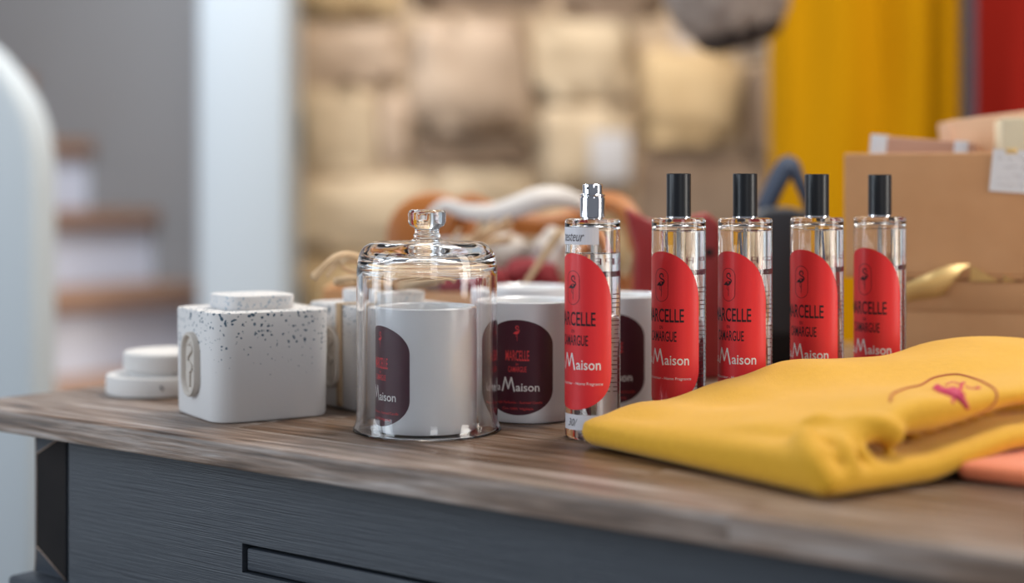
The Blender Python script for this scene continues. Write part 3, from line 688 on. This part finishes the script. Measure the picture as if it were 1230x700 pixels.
# ================================================================== FOLDED YELLOW SWEATSHIRT
def pillow(corners, zt, zb0, r, nu=60, nv=40, wob=0.0, seed=0):
    """soft slab over a quadrilateral; corners C,R,F,L (p along C->R, q along C->L)"""
    C_, R_, F_, L_ = [Vector((c[0], c[1], 0)) for c in corners]
    top, bot = [], []
    lenp = ((R_ - C_).length + (F_ - L_).length) / 2; lenq = ((L_ - C_).length + (F_ - R_).length) / 2
    V = []; idx = {}
    def dist(t, n): return 0.5 - 0.5 * cos(pi * t / n)
    for s in (1, -1):
        for i in range(nu + 1):
            for j in range(nv + 1):
                p, q = dist(i, nu), dist(j, nv)
                if s == -1 and (i in (0, nu) or j in (0, nv)): idx[(s, i, j)] = idx[(1, i, j)]; continue
                base = C_ * (1 - p) * (1 - q) + R_ * p * (1 - q) + F_ * p * q + L_ * (1 - p) * q
                dp = min(p, 1 - p) * lenp; dq = min(q, 1 - q) * lenq
                fa = 1 - min(dp / r, 1); fb = 1 - min(dq / r, 1)
                k = sqrt(max(0, 1 - min(1, (fa ** 3 + fb ** 3)) ** (2 / 3)))
                a, b = zb0(p, q), zt(p, q); mid, hh = (a + b) / 2, (b - a) / 2
                # round corners in plan
                cen = Vector(((C_ + R_ + F_ + L_) / 4))
                if fa > 0 and fb > 0:
                    base = base + (cen - base).normalized() * 0.35 * r * (fa * fb) ** 1.5
                z = mid + s * hh * k
                if wob and s == 1: z += wob * k * noise.noise(Vector((base.x * 22 + seed, base.y * 22, 0)))
                idx[(s, i, j)] = len(V); V.append(Vector((base.x, base.y, TOP + z)))
    Fc = []
    for s in (1, -1):
        for i in range(nu):
            for j in range(nv):
                q = (idx[(s, i, j)], idx[(s, i + 1, j)], idx[(s, i + 1, j + 1)], idx[(s, i, j + 1)])
                Fc.append(q if s == 1 else q[::-1])
    return V, Fc
def lerp_tab(tab, x):
    for (a, va), (b, vb) in zip(tab, tab[1:]):
        if x <= b: t = max(0, (x - a) / (b - a)); t = t * t * (3 - 2 * t); return va + (vb - va) * t
    return tab[-1][1]
qC, qR, qF, qL = (0.152, 0.741), (0.395, 0.905), (0.46, 1.075), (0.036, 0.906)
lift = lambda p: 0.0105 * max(0, min(1, (p - 0.27) / 0.20))
far = [(0, .017), (.10, .027), (.22, .038), (.33, .0455), (.45, .0465), (.55, .0535), (.66, .055), (.8, .053), (1, .05)]
near = [(0, .029), (.12, .033), (.3, .040), (.5, .044), (1, .046)]
def ztop(p, q):
    a = lerp_tab(near, p); b = lerp_tab(far, p); t = q * q * (3 - 2 * q) * .5 + q * .5
    return a + (b - a) * t + 0.002 * sin(7 * p + 5 * q)
parts = [pillow((qC, qR, qF, qL), lambda p, q: 0.0135 + lift(p) * 0.9 + .004 * min(1, q * 3), lambda p, q: 0.0003 + lift(p), 0.009, wob=.001, seed=2)]
iC, iR = (0.1600, 0.765), (0.402, 0.925)
parts.append(pillow((iC, iR, qF, qL), ztop, lambda p, q: 0.0165 + lift(p) * 0.85 + .0065 * max(0, 1 - 2.0 * q) * min(1, max(0, p - .05) * 10), 0.0105, wob=.004, seed=5))
def seg(pp, r): return tube(catmull(pp, 6), r, 14)
# closed fold along the left edge joins both layers
L3, C3 = Vector((qL[0], qL[1], 0)), Vector((qC[0], qC[1], 0))
dirv = (L3 - C3).normalized(); inn = Vector((dirv.y, -dirv.x, 0)); inn = inn if inn.x > 0 else -inn
fold = [C3 + dirv * (0.012 + (L3 - C3).length * t * 0.93) + inn * 0.0118 + Vector((0, 0, TOP + 0.0125 - 0.0035 * t)) for t in (0, .25, .5, .75, 1)]
parts.append(seg(fold, lambda t: 0.0122 - 0.0035 * t))
# crumpled corner
def fold_seg(px, r):
    parts.append(seg([P(*q) for q in px], r))
fold_seg([(1000, 590, .750), (984, 566, .756), (972, 545, .765), (966, 522, .780)], lambda t: .0078)
fold_seg([(1006, 588, .752), (1022, 566, .758), (1020, 546, .764), (1008, 530, .772)], lambda t: .0052)
fold_seg([(1000, 524, .790), (1030, 512, .790), (1060, 514, .789), (1078, 530, .791)], lambda t: .0078)
fold_seg([(1010, 512, .790), (1016, 530, .780), (1034, 545, .774), (1044, 556, .773)], lambda t: .0050)
fold_seg([(968, 516, .795), (985, 508, .795), (1004, 514, .794)], lambda t: .0068)
V, Fc = merge(parts)
me = bpy.data.meshes.new('tmp'); me.from_pydata([tuple(v) for v in V], [], Fc)
tmp = bpy.data.objects.new('tmp', me); COL.objects.link(tmp)
md = tmp.modifiers.new('r', 'REMESH'); md.mode = 'VOXEL'; md.voxel_size = 0.0016; md.adaptivity = 0
md = tmp.modifiers.new('s', 'CORRECTIVE_SMOOTH'); md.iterations = 22; md.use_only_smooth = True; md.factor = .6
bpy.context.view_layer.update()
me2 = bpy.data.meshes.new_from_object(tmp.evaluated_get(bpy.context.evaluated_depsgraph_get()))
bpy.data.objects.remove(tmp)
sw = thing('folded_sweatshirt', 'mustard yellow folded sweatshirt with embroidered flamingo at the front of the table', 'sweatshirt', (0.25, 0.92, TOP))
for v in me2.vertices: v.co -= Vector((0.25, 0.92, TOP))
body = link('folded_body', me2, YELLOW, sw, True, None)
bvh = BVHTree.FromPolygons([v.co for v in me2.vertices], [tuple(p.vertices) for p in me2.polygons])
off = Vector((0.25, 0.92, TOP))
def on_cloth(px, py):
    o_ = Vector((0, 0, CAM_Z)) - off; d = (P(px, py, 1) - Vector((0, 0, CAM_Z))).normalized()
    h = bvh.ray_cast(o_, d); return h[0] if h[0] else None
def drape(pts, up=0.0004):
    out = []
    for x, y in pts:
        h = on_cloth(x, y)
        if h is not None: out.append(h + Vector((0, -0.0001, up)))
    return out
ov = catmull([Vector((x, y, 0)) for x, y in ((1069, 483), (1072, 474), (1088, 467), (1106, 463), (1122, 454), (1148, 450), (1170, 455), (1186, 462), (1196, 470), (1196, 482), (1184, 493), (1163, 503))], 5)
pts = drape([(v.x, v.y) for v in ov]); v, f = tube(pts, 0.0006, 6); obj('embroidered_oval', v, f, EMB2, sw)
fp = []
for ln, w in ((((1124, 467), (1134, 471), (1145, 475), (1155, 481), (1162, 490)), lambda t: .0014 + .0022 * sin(pi * min(1, t * 1.1))), (((1138, 472), (1146, 470), (1153, 476)), lambda t: .0030),
              (((1122, 467), (1126, 463), (1131, 466)), lambda t: .0012), (((1150, 473), (1154, 466), (1155, 461), (1159, 460)), lambda t: .0010),
              (((1160, 464), (1168, 467), (1174, 466)), lambda t: .0007), (((1172, 467), (1176, 466)), lambda t: .0013), (((1136, 462), (1144, 459), (1152, 461)), lambda t: .0007), (((1145, 478), (1144, 484)), lambda t: .0008)):
    q = catmull([Vector((a, b, 0)) for a, b in ln], 4); pp = drape([(a.x, a.y) for a in q], -.0002)
    if len(pp) > 2: fp.append(tube(pp, w, 8))
v, f = merge(fp); obj('embroidered_flamingo', v, f, EMB, sw)
# coral garment under it
V, Fc = pillow(((0.228, 0.797), (0.325, 0.722), (0.56, 0.93), (0.44, 1.0)), lambda p, q: 0.0105, lambda p, q: 0.0003, 0.007, 30, 30, wob=.0006)
me = bpy.data.meshes.new('coral'); co = obj('folded_sweatshirt', V, Fc, CORAL)
tag(co, 'coral pink folded sweatshirt poking out from under the yellow one', 'sweatshirt')

# ================================================================== KRAFT BOXES (right)
def open_box(name, w, d, h, t_=0.003, parent=None, m=KRAFT):
    bm = bmesh.new()
    bm_box(bm, 0, w, 0, d, 0, t_); bm_box(bm, 0, w, 0, t_, t_, h); bm_box(bm, 0, w, d - t_, d, t_, h); bm_box(bm, 0, t_, t_, d - t_, t_, h); bm_box(bm, w - t_, w, t_, d - t_, t_, h)
    return from_bm(name, bm, m, parent, False)
brz = radians(-17)
lo = thing('kraft_box', 'brown kraft box underneath, gold ribbon sticking out of its lid', 'box', (P(1014, 230, 1.175) + Vector((0.956, -0.292, 0)) * 0.020 + Vector((0.292, 0.956, 0)) * 0.003).xy.to_3d() + Vector((0, 0, TOP)), brz)
box('box_body', 0, 0.30, 0, 0.22, 0, 0.066, KRAFT, lo, bev=0.002)
box('box_lid', -0.0015, 0.3015, -0.0015, 0.2215, 0.060, 0.0838, KRAFT, lo, bev=0.002)
bl = P(1014, 230, 1.175); up = thing('kraft_box', 'open brown kraft box on top, holding small boxes, handwritten note on its rim', 'box', Vector((bl.x, bl.y, TOP + 0.0845)), brz)
ub = open_box('box_body', 0.32, 0.24, 0.0945, 0.003, up)
bvm = ub.modifiers.new('b', 'BEVEL'); bvm.width = 0.0012; bvm.segments = 2
# note on the upper box front
n0 = 0.1075
nt_ = obj('note', [(n0 - .002, -0.0012, .066), (n0 + .052, -0.0012, .062), (n0 + .054, -0.0012, .094), (n0 + .001, -0.0012, .097),
                   (n0 - .002, -0.0006, .066), (n0 + .052, -0.0006, .062), (n0 + .054, -0.0006, .094), (n0 + .001, -0.0006, .097)],
          [(0, 1, 2, 3), (7, 6, 5, 4), (0, 4, 5, 1), (1, 5, 6, 2), (2, 6, 7, 3), (3, 7, 4, 0)], PAPER, up, False); nt_['label'] = 'white paper note with handwriting'
g = Flat(); rn = random.Random(5)
for row_ in range(4):
    s = n0 + .004; z = .0900 - row_ * .0068; pts = []
    while s < n0 + .047:
        pts.append((s, z + rn.uniform(-.0016, .0016))); s += rn.uniform(.0007, .0013)
        if rn.random() < .12: g.stroke(pts, .00028) if len(pts) > 2 else None; pts = []; s += .002
    if len(pts) > 2: g.stroke(pts, .00028)
g.plane('handwriting', Vector((0, -0.00135, 0)), Vector((1, 0, 0)), Vector((0, 0, 1)), GREY_INK, nt_)
box('tape', n0 + .010, n0 + .018, -0.0018, 0.004, .0935, .0975, GOLD, up, bev=.0004)
# small boxes inside the open box (rest on its contents below the rim)
def small(name, loc, rz, w, d, h, m, label, tilt=0.0, ribbon_m=None, rx=0.0):
    t = thing(name, label, 'box', loc, rz, 'small boxes in the kraft box'); t.rotation_euler = (rx, tilt, rz)
    box('box_body', 0, w, 0, d, 0, h, m, t, bev=0.0012)
    if ribbon_m: 
        box('ribbon', w * .80, w * .93, -0.0006, d + .0006, -0.0004, h + .0006, ribbon_m, t, bev=.0002); box('ribbon', -.0006, .012, -0.0007, d + .0007, -0.0005, h + .0008, ribbon_m, t, bev=.0002)
    return t
zi = TOP + 0.0845 + 0.0035
fl_ = box('packing_card', .006, .314, .006, .234, .004, .052, KRAFT_IN, up, bev=0.001)
zr = TOP + 0.0845 + 0.0525
M_up = Matrix.Translation(up.location) @ Matrix.Rotation(brz, 4, 'Z')
def upos(x, y, z): return M_up @ Vector((x, y, z))
SKIN = mat('rose_kraft', (0.60, 0.33, 0.22), 0.7); SKIN2 = mat('pale_kraft', (0.74, 0.48, 0.31), 0.7)
small('gift_box', upos(.014, .030, .0575), brz + radians(-2), .078, .060, .052, SKIN, 'rose-brown small box with cream ribbon at the left of the open kraft box', radians(5), PAPER)
small('gift_box', upos(.085, .082, .0530), brz + radians(10), .080, .07, .070, SKIN2, 'pale kraft small box behind the cream one in the open kraft box', radians(-7))
small('gift_box', upos(.1150, .012, .0535), brz + radians(6), .070, .05, .067, CREAM, 'cream small box at the right edge of the open kraft box', 0)
# gold ribbon between the boxes
ML = Matrix.Translation(lo.location) @ Matrix.Rotation(brz, 4, 'Z')
def lp(x, y, z): return Vector((x, y, z))
pts = catmull([lp(.066, .004, .0842), lp(.056, -.006, .0836), lp(.044, -.014, .0800), lp(.030, -.018, .0755), lp(.018, -.020, .0690)], 6)
v, f = ribbon(pts, lambda t: .030 * (1 - .55 * t), .0006, Vector((.1, -.8, .75)), twist=lambda t: .35 * sin(3 * t)); obj('gold_ribbon', v, f, GOLD, lo)
for x, s_ in ((.0716, .016), (.0955, .007)):
    obj('gold_ribbon', [(x, -.003, .083), (x + s_ * 1.3, -.004, .0835), (x + s_ * .1, -.006, .083 + s_ * .75), (x, -.002, .0828), (x + s_ * 1.3, -.003, .0833), (x + s_ * .1, -.005, .083 + s_ * .75)],
        [(0, 1, 2), (5, 4, 3), (0, 3, 4, 1), (1, 4, 5, 2), (2, 5, 3, 0)], GOLD, lo, False)

# ================================================================== BAGS BEHIND THE BOTTLES
rb = thing('leather_bag', 'dark red leather bag with an eyelet, standing behind the capped bottles', 'bag', P(810, 457, 1.23))
def reparent(o, t):
    o.parent = t
    for v in o.data.vertices: v.co -= t.location
o = extrude_px('bag_body', [(752, 249), (765, 256), (786, 266), (820, 263), (850, 256), (866, 268), (869, 380), (868, 456), (764, 456), (761, 380), (764, 300)], 1.23, 0.03, LEATHER_R, bev=.004); reparent(o, rb)
e = P(852, 303, 1.229); v, f = tube([Vector((e.x, e.y - .0012, e.z)), Vector((e.x, e.y + .001, e.z))], .0035, 16); o = obj('eyelet', v, f, BLACK, None); reparent(o, rb)
fb = thing('felt_bag', 'dark grey felt bag with navy handle, standing between the capped bottles', 'bag', P(945, 442, 1.32))
o = extrude_px('bag_body', [(900, 290), (906, 262), (922, 250), (950, 249), (985, 258), (990, 300), (990, 402), (898, 402)], 1.32, .04, FELT, bev=.005); reparent(o, fb)
o = extrude_px('bag_base', [(897, 402), (991, 402), (990, 441), (898, 441)], 1.318, .044, BLACK, bev=.003); reparent(o, fb)
pts = catmull([P(918, 252, 1.34), P(932, 222, 1.345), P(948, 198, 1.35), P(962, 222, 1.345), P(972, 252, 1.34)], 6)
v, f = ribbon(pts, .018, .007, Vector((0, .6, .6))); o = obj('handle', v, f, NAVY, None); reparent(o, fb)

# ================================================================== TRAY WITH LEATHER AND COTTON PIECES
tr0 = P(388, 347, 1.27)
tray = thing('kraft_tray', 'shallow brown kraft tray full of raffia-tied cotton pouches behind the candles', 'tray', Vector((tr0.x, 1.27, TOP)), 0)
open_box('tray_body', 0.270, 0.20, tr0.z - TOP, .003, tray, KRAFT)
def pouch(px, py, Y, rx, ry, rz_, m, label, seed, cat='pouch'):
    bm = bmesh.new(); bmesh.ops.create_icosphere(bm, subdivisions=4, radius=1); c = P(px, py, Y)
    for v in bm.verts:
        n = v.co.normalized(); k = 1 + .22 * noise.noise(n * 1.6 + Vector((seed, 0, 0))) + .10 * noise.noise(n * 4 + Vector((0, seed, 0)))
        v.co = Vector((n.x * rx, n.y * ry, n.z * rz_)) * k
    o = from_bm('cotton_pouch', bm, m, None, True, None); o.location = c
    return tag(o, label, cat, 'soft pouches heaped in the tray')
pouch(470, 335, 1.37, .032, .030, .022, COTTON, 'off-white cotton pouch at the left of the heap behind the dome', 1.1)
pouch(545, 320, 1.36, .034, .034, .028, COTTON_G, 'grey cotton pouch behind the right side of the glass dome', 2.3)
pouch(606, 318, 1.40, .033, .030, .026, COTTON, 'cream pouch under the raised white strap, middle of the heap', 3.7)
pouch(635, 335, 1.33, .026, .026, .017, COTTON_R, 'dark red cotton pouch low in the heap beside the raffia', 4.2)
pouch(668, 312, 1.37, .024, .028, .028, COTTON, 'white pouch at the right of the heap, behind the tester bottle', 5.9)
pouch(575, 342, 1.31, .030, .022, .014, COTTON_R, 'maroon cotton pouch at the tray front, behind the dome', 6.4)
# tan leather
bm = bmesh.new(); bmesh.ops.create_uvsphere(bm, u_segments=32, v_segments=20, radius=1); 
for v in bm.verts: v.co = Vector((v.co.x * .044, v.co.y * .010, v.co.z * .042))
o = from_bm('leather_pouch', bm, LEATHER, None, True, None); o.location = P(520, 283, 1.455); o.rotation_euler = (radians(-12), 0, 0)
tag(o, 'round tan leather pouch leaning at the left, above the glass dome', 'pouch')
pts = catmull([P(*q) for q in ((538, 310, 1.43), (545, 266, 1.44), (562, 246, 1.44), (582, 252, 1.42), (612, 266, 1.41), (650, 270, 1.41), (690, 262, 1.42), (716, 244, 1.43), (742, 246, 1.42), (760, 268, 1.40), (768, 300, 1.39), (770, 338, 1.385))], 6)
v, f = ribbon(pts, .020, .004, Vector((0, .25, 1)), twist=lambda t: -.9 * max(0, (t - .45)) * 2.0)
tag(obj('leather_strap', v, f, LEATHER), 'tan brown leather strap curving behind the tester bottle', 'strap')
pts = catmull([P(*q) for q in ((512, 300, 1.41), (514, 268, 1.42), (532, 247, 1.42), (560, 254, 1.40), (592, 256, 1.39), (622, 248, 1.385), (650, 238, 1.385), (680, 238, 1.39), (704, 248, 1.40), (718, 266, 1.41), (722, 300, 1.41), (722, 330, 1.40))], 6)
v, f = ribbon(pts, lambda t: .010 + .012 * sin(pi * t) ** 4, .003, Vector((0, .5, 1)))
tag(obj('leather_strap', v, f, LEATHER_W), 'white leather strap arching over the tan one', 'strap')
def raffia_fan(base, tip, n, spread, w, label, seed):
    r_ = random.Random(seed); parts = []; B, Tp = P(*base), P(*tip)
    for i in range(n):
        d = Vector((r_.uniform(-1, 1), r_.uniform(-1, 1), r_.uniform(-1, 1))) * spread
        mid = (B + Tp) / 2 + d * .45
        parts.append(ribbon(catmull([B + d * .06, mid, Tp + d], 5), w, .0005, Vector((.3, .2, 1))))
    v, f = merge(parts); o = obj('raffia_tie', v, f, RAFFIA); tag(o, label, 'raffia', 'raffia ties on the pouches'); o['kind'] = 'stuff'
raffia_fan((556, 300, 1.31), (596, 272, 1.29), 14, .014, .0035, 'fan of raffia ends sticking up right of the glass knob', 2)
raffia_fan((630, 342, 1.26), (672, 278, 1.27), 9, .0045, .0035, 'long slanting raffia bundle beside the tester bottle', 4)
raffia_fan((500, 345, 1.29), (545, 300, 1.28), 12, .020, .003, 'loose curled raffia seen through the glass dome', 6)

# ================================================================== HANGING GARMENTS
rack = thing('clothes_rack', 'grey steel clothes rack carrying the hanging sweatshirts', 'rack', P(1162, 230, 2.1).xy.to_3d())
rx0 = rack.location.copy()
box('post', -.008, .008, -.012, .012, .0, 1.75, STEEL, rack, bev=.002)
box('foot', -.02, .02, -.25, .25, 0, .03, STEEL, rack, bev=.004)
v, f = tube([Vector((-.55, 0, 1.74)), Vector((.9, 0, 1.74))], .012, 12); obj('rail', v, f, STEEL, rack)
box('post', .88, .90, -.012, .012, 0, 1.75, STEEL, rack, bev=.002); box('foot', .87, .91, -.25, .25, 0, .03, STEEL, rack, bev=.004)
def garment(xa, xb, Y, zb_, m, label, k, seed, sleeve=None):
    t = thing('hanging_sweatshirt', label, 'sweatshirt', P((xa + xb) / 2, 230, Y).xy.to_3d() + Vector((0, 0, zb_)))
    X0 = (xa - 615) / F * Y - t.location.x; X1 = (xb - 615) / F * Y - t.location.x; hgt = 1.66 - zb_; nr = 30; nc = 60
    V, Fc = [], []
    for r in range(nr + 1):
        z = hgt * r / nr; sh = max(0, (z - hgt + .10) / .10); sq = 1 - .75 * sh ** 2
        for c in range(2 * nc):
            u = c / nc; front = u < 1; uu = u if front else 2 - u
            x = (X0 + (X1 - X0) * uu) * sq
            e_ = sin(pi * uu) ** .5 if 0 < uu < 1 else 0
            d = (.030 * (1 if not front else -1)) * e_ * (1 - .6 * sh)
            w = .016 * sin(k * uu * 2 * pi + seed + .8 * sin(3 * z + seed)) + .010 * noise.noise(Vector((uu * 5 + seed, z * 2.2, front))) * 2
            V.append((x + .006 * noise.noise(Vector((z * 4, seed, 0))), d + w * e_ * (1 - sh * .7), z))
    n = 2 * nc
    for r in range(nr):
        for c in range(n): Fc.append((r * n + c, r * n + (c + 1) % n, (r + 1) * n + (c + 1) % n, (r + 1) * n + c))
    Fc += [tuple(range(n))[::-1], tuple(range(nr * n, nr * n + n))]
    obj('torso', V, Fc, m, t)
    if sleeve:
        x = sleeve * .9
        pts = catmull([Vector((x * .8, .02, hgt - .05)), Vector((x, .03, hgt - .15)), Vector((x * 1.05, .035, hgt * .5)), Vector((x * 1.02, .03, hgt * .18))], 8)
        v, f = tube(pts, lambda q: .045 - .012 * q, 14); obj('sleeve', v, f, m, t)
    v, f = tube(catmull([Vector((0, 0, hgt - .02)), Vector((0, 0, hgt + .03)), Vector((.018, 0, hgt + .055)), Vector((0, 0, 1.752 - zb_ )), Vector((-.016, 0, 1.735 - zb_))], 6), .003, 8); obj('hanger', v, f, STEEL, t)
    return t
garment(944, 1152, 2.15, .62, YGARM, 'mustard yellow sweatshirt hanging at the back, left of the red one', 2.2, .6, sleeve=-.108)
garment(1168, 1420, 2.15, .60, RGARM, 'red sweatshirt hanging on the rack at the right edge', 2.4, 2.0, sleeve=.15)

# ================================================================== WOVEN SHADE, TAG
ws = thing('woven_shade', 'round grey-brown wicker shade hanging high before the stone wall', 'shade', P(872, -22, 1.9))
V, Fc = [], []; NR, NC = 18, 96
for r in range(NR + 1):
    a = radians(-70 + 140 * r / NR)
    for c in range(NC):
        b = 2 * pi * c / NC; k = 1 + .045 * sin(b * 12 + (r % 2) * pi) * (1 if r % 2 else .8) + .03 * noise.noise(Vector((cos(b) * 2, sin(b) * 2, a * 2)))
        V.append((.077 * k * cos(a) * cos(b), .077 * k * cos(a) * sin(b), .090 * k * sin(a)))
for r in range(3, NR):
    for c in range(NC): Fc.append((r * NC + c, r * NC + (c + 1) % NC, (r + 1) * NC + (c + 1) % NC, (r + 1) * NC + c))
o = obj('weave', V, Fc, WICKER, ws, True); ws.rotation_euler = (0, radians(-14), 0); so = o.modifiers.new('s', 'SOLIDIFY'); so.thickness = .004
v, f = lathe_data([([(0, -.076), (.020, -.084), (.034, -.083), (.047, -.077), (.054, -.068), (.048, -.066), (.0, -.066)], False)], 48); obj('base', v, f, mat('dark_wicker', (0.035, 0.022, 0.018), 0.8, bump=.5, bump_scale=200), ws)
v, f = tube([Vector((0, 0, .083)), Vector((0, 0, 1.5))], .003, 8); obj('cord', v, f, INK, ws)
TAGM = mat('tag_card', (0.55, 0.53, 0.53), 0.8)
tg = thing('price_tag', 'small white paper tag hanging against the stone wall', 'tag', P(733, 188, 3.2))
box('card', -.040, .040, -.001, .001, -.050, .050, TAGM, tg, bev=.0004)
v, f = tube([Vector((0, 0, .045)), Vector((0, 0.01, .12)), Vector((0, .06, .20))], .001, 6); obj('string', v, f, INK, tg)
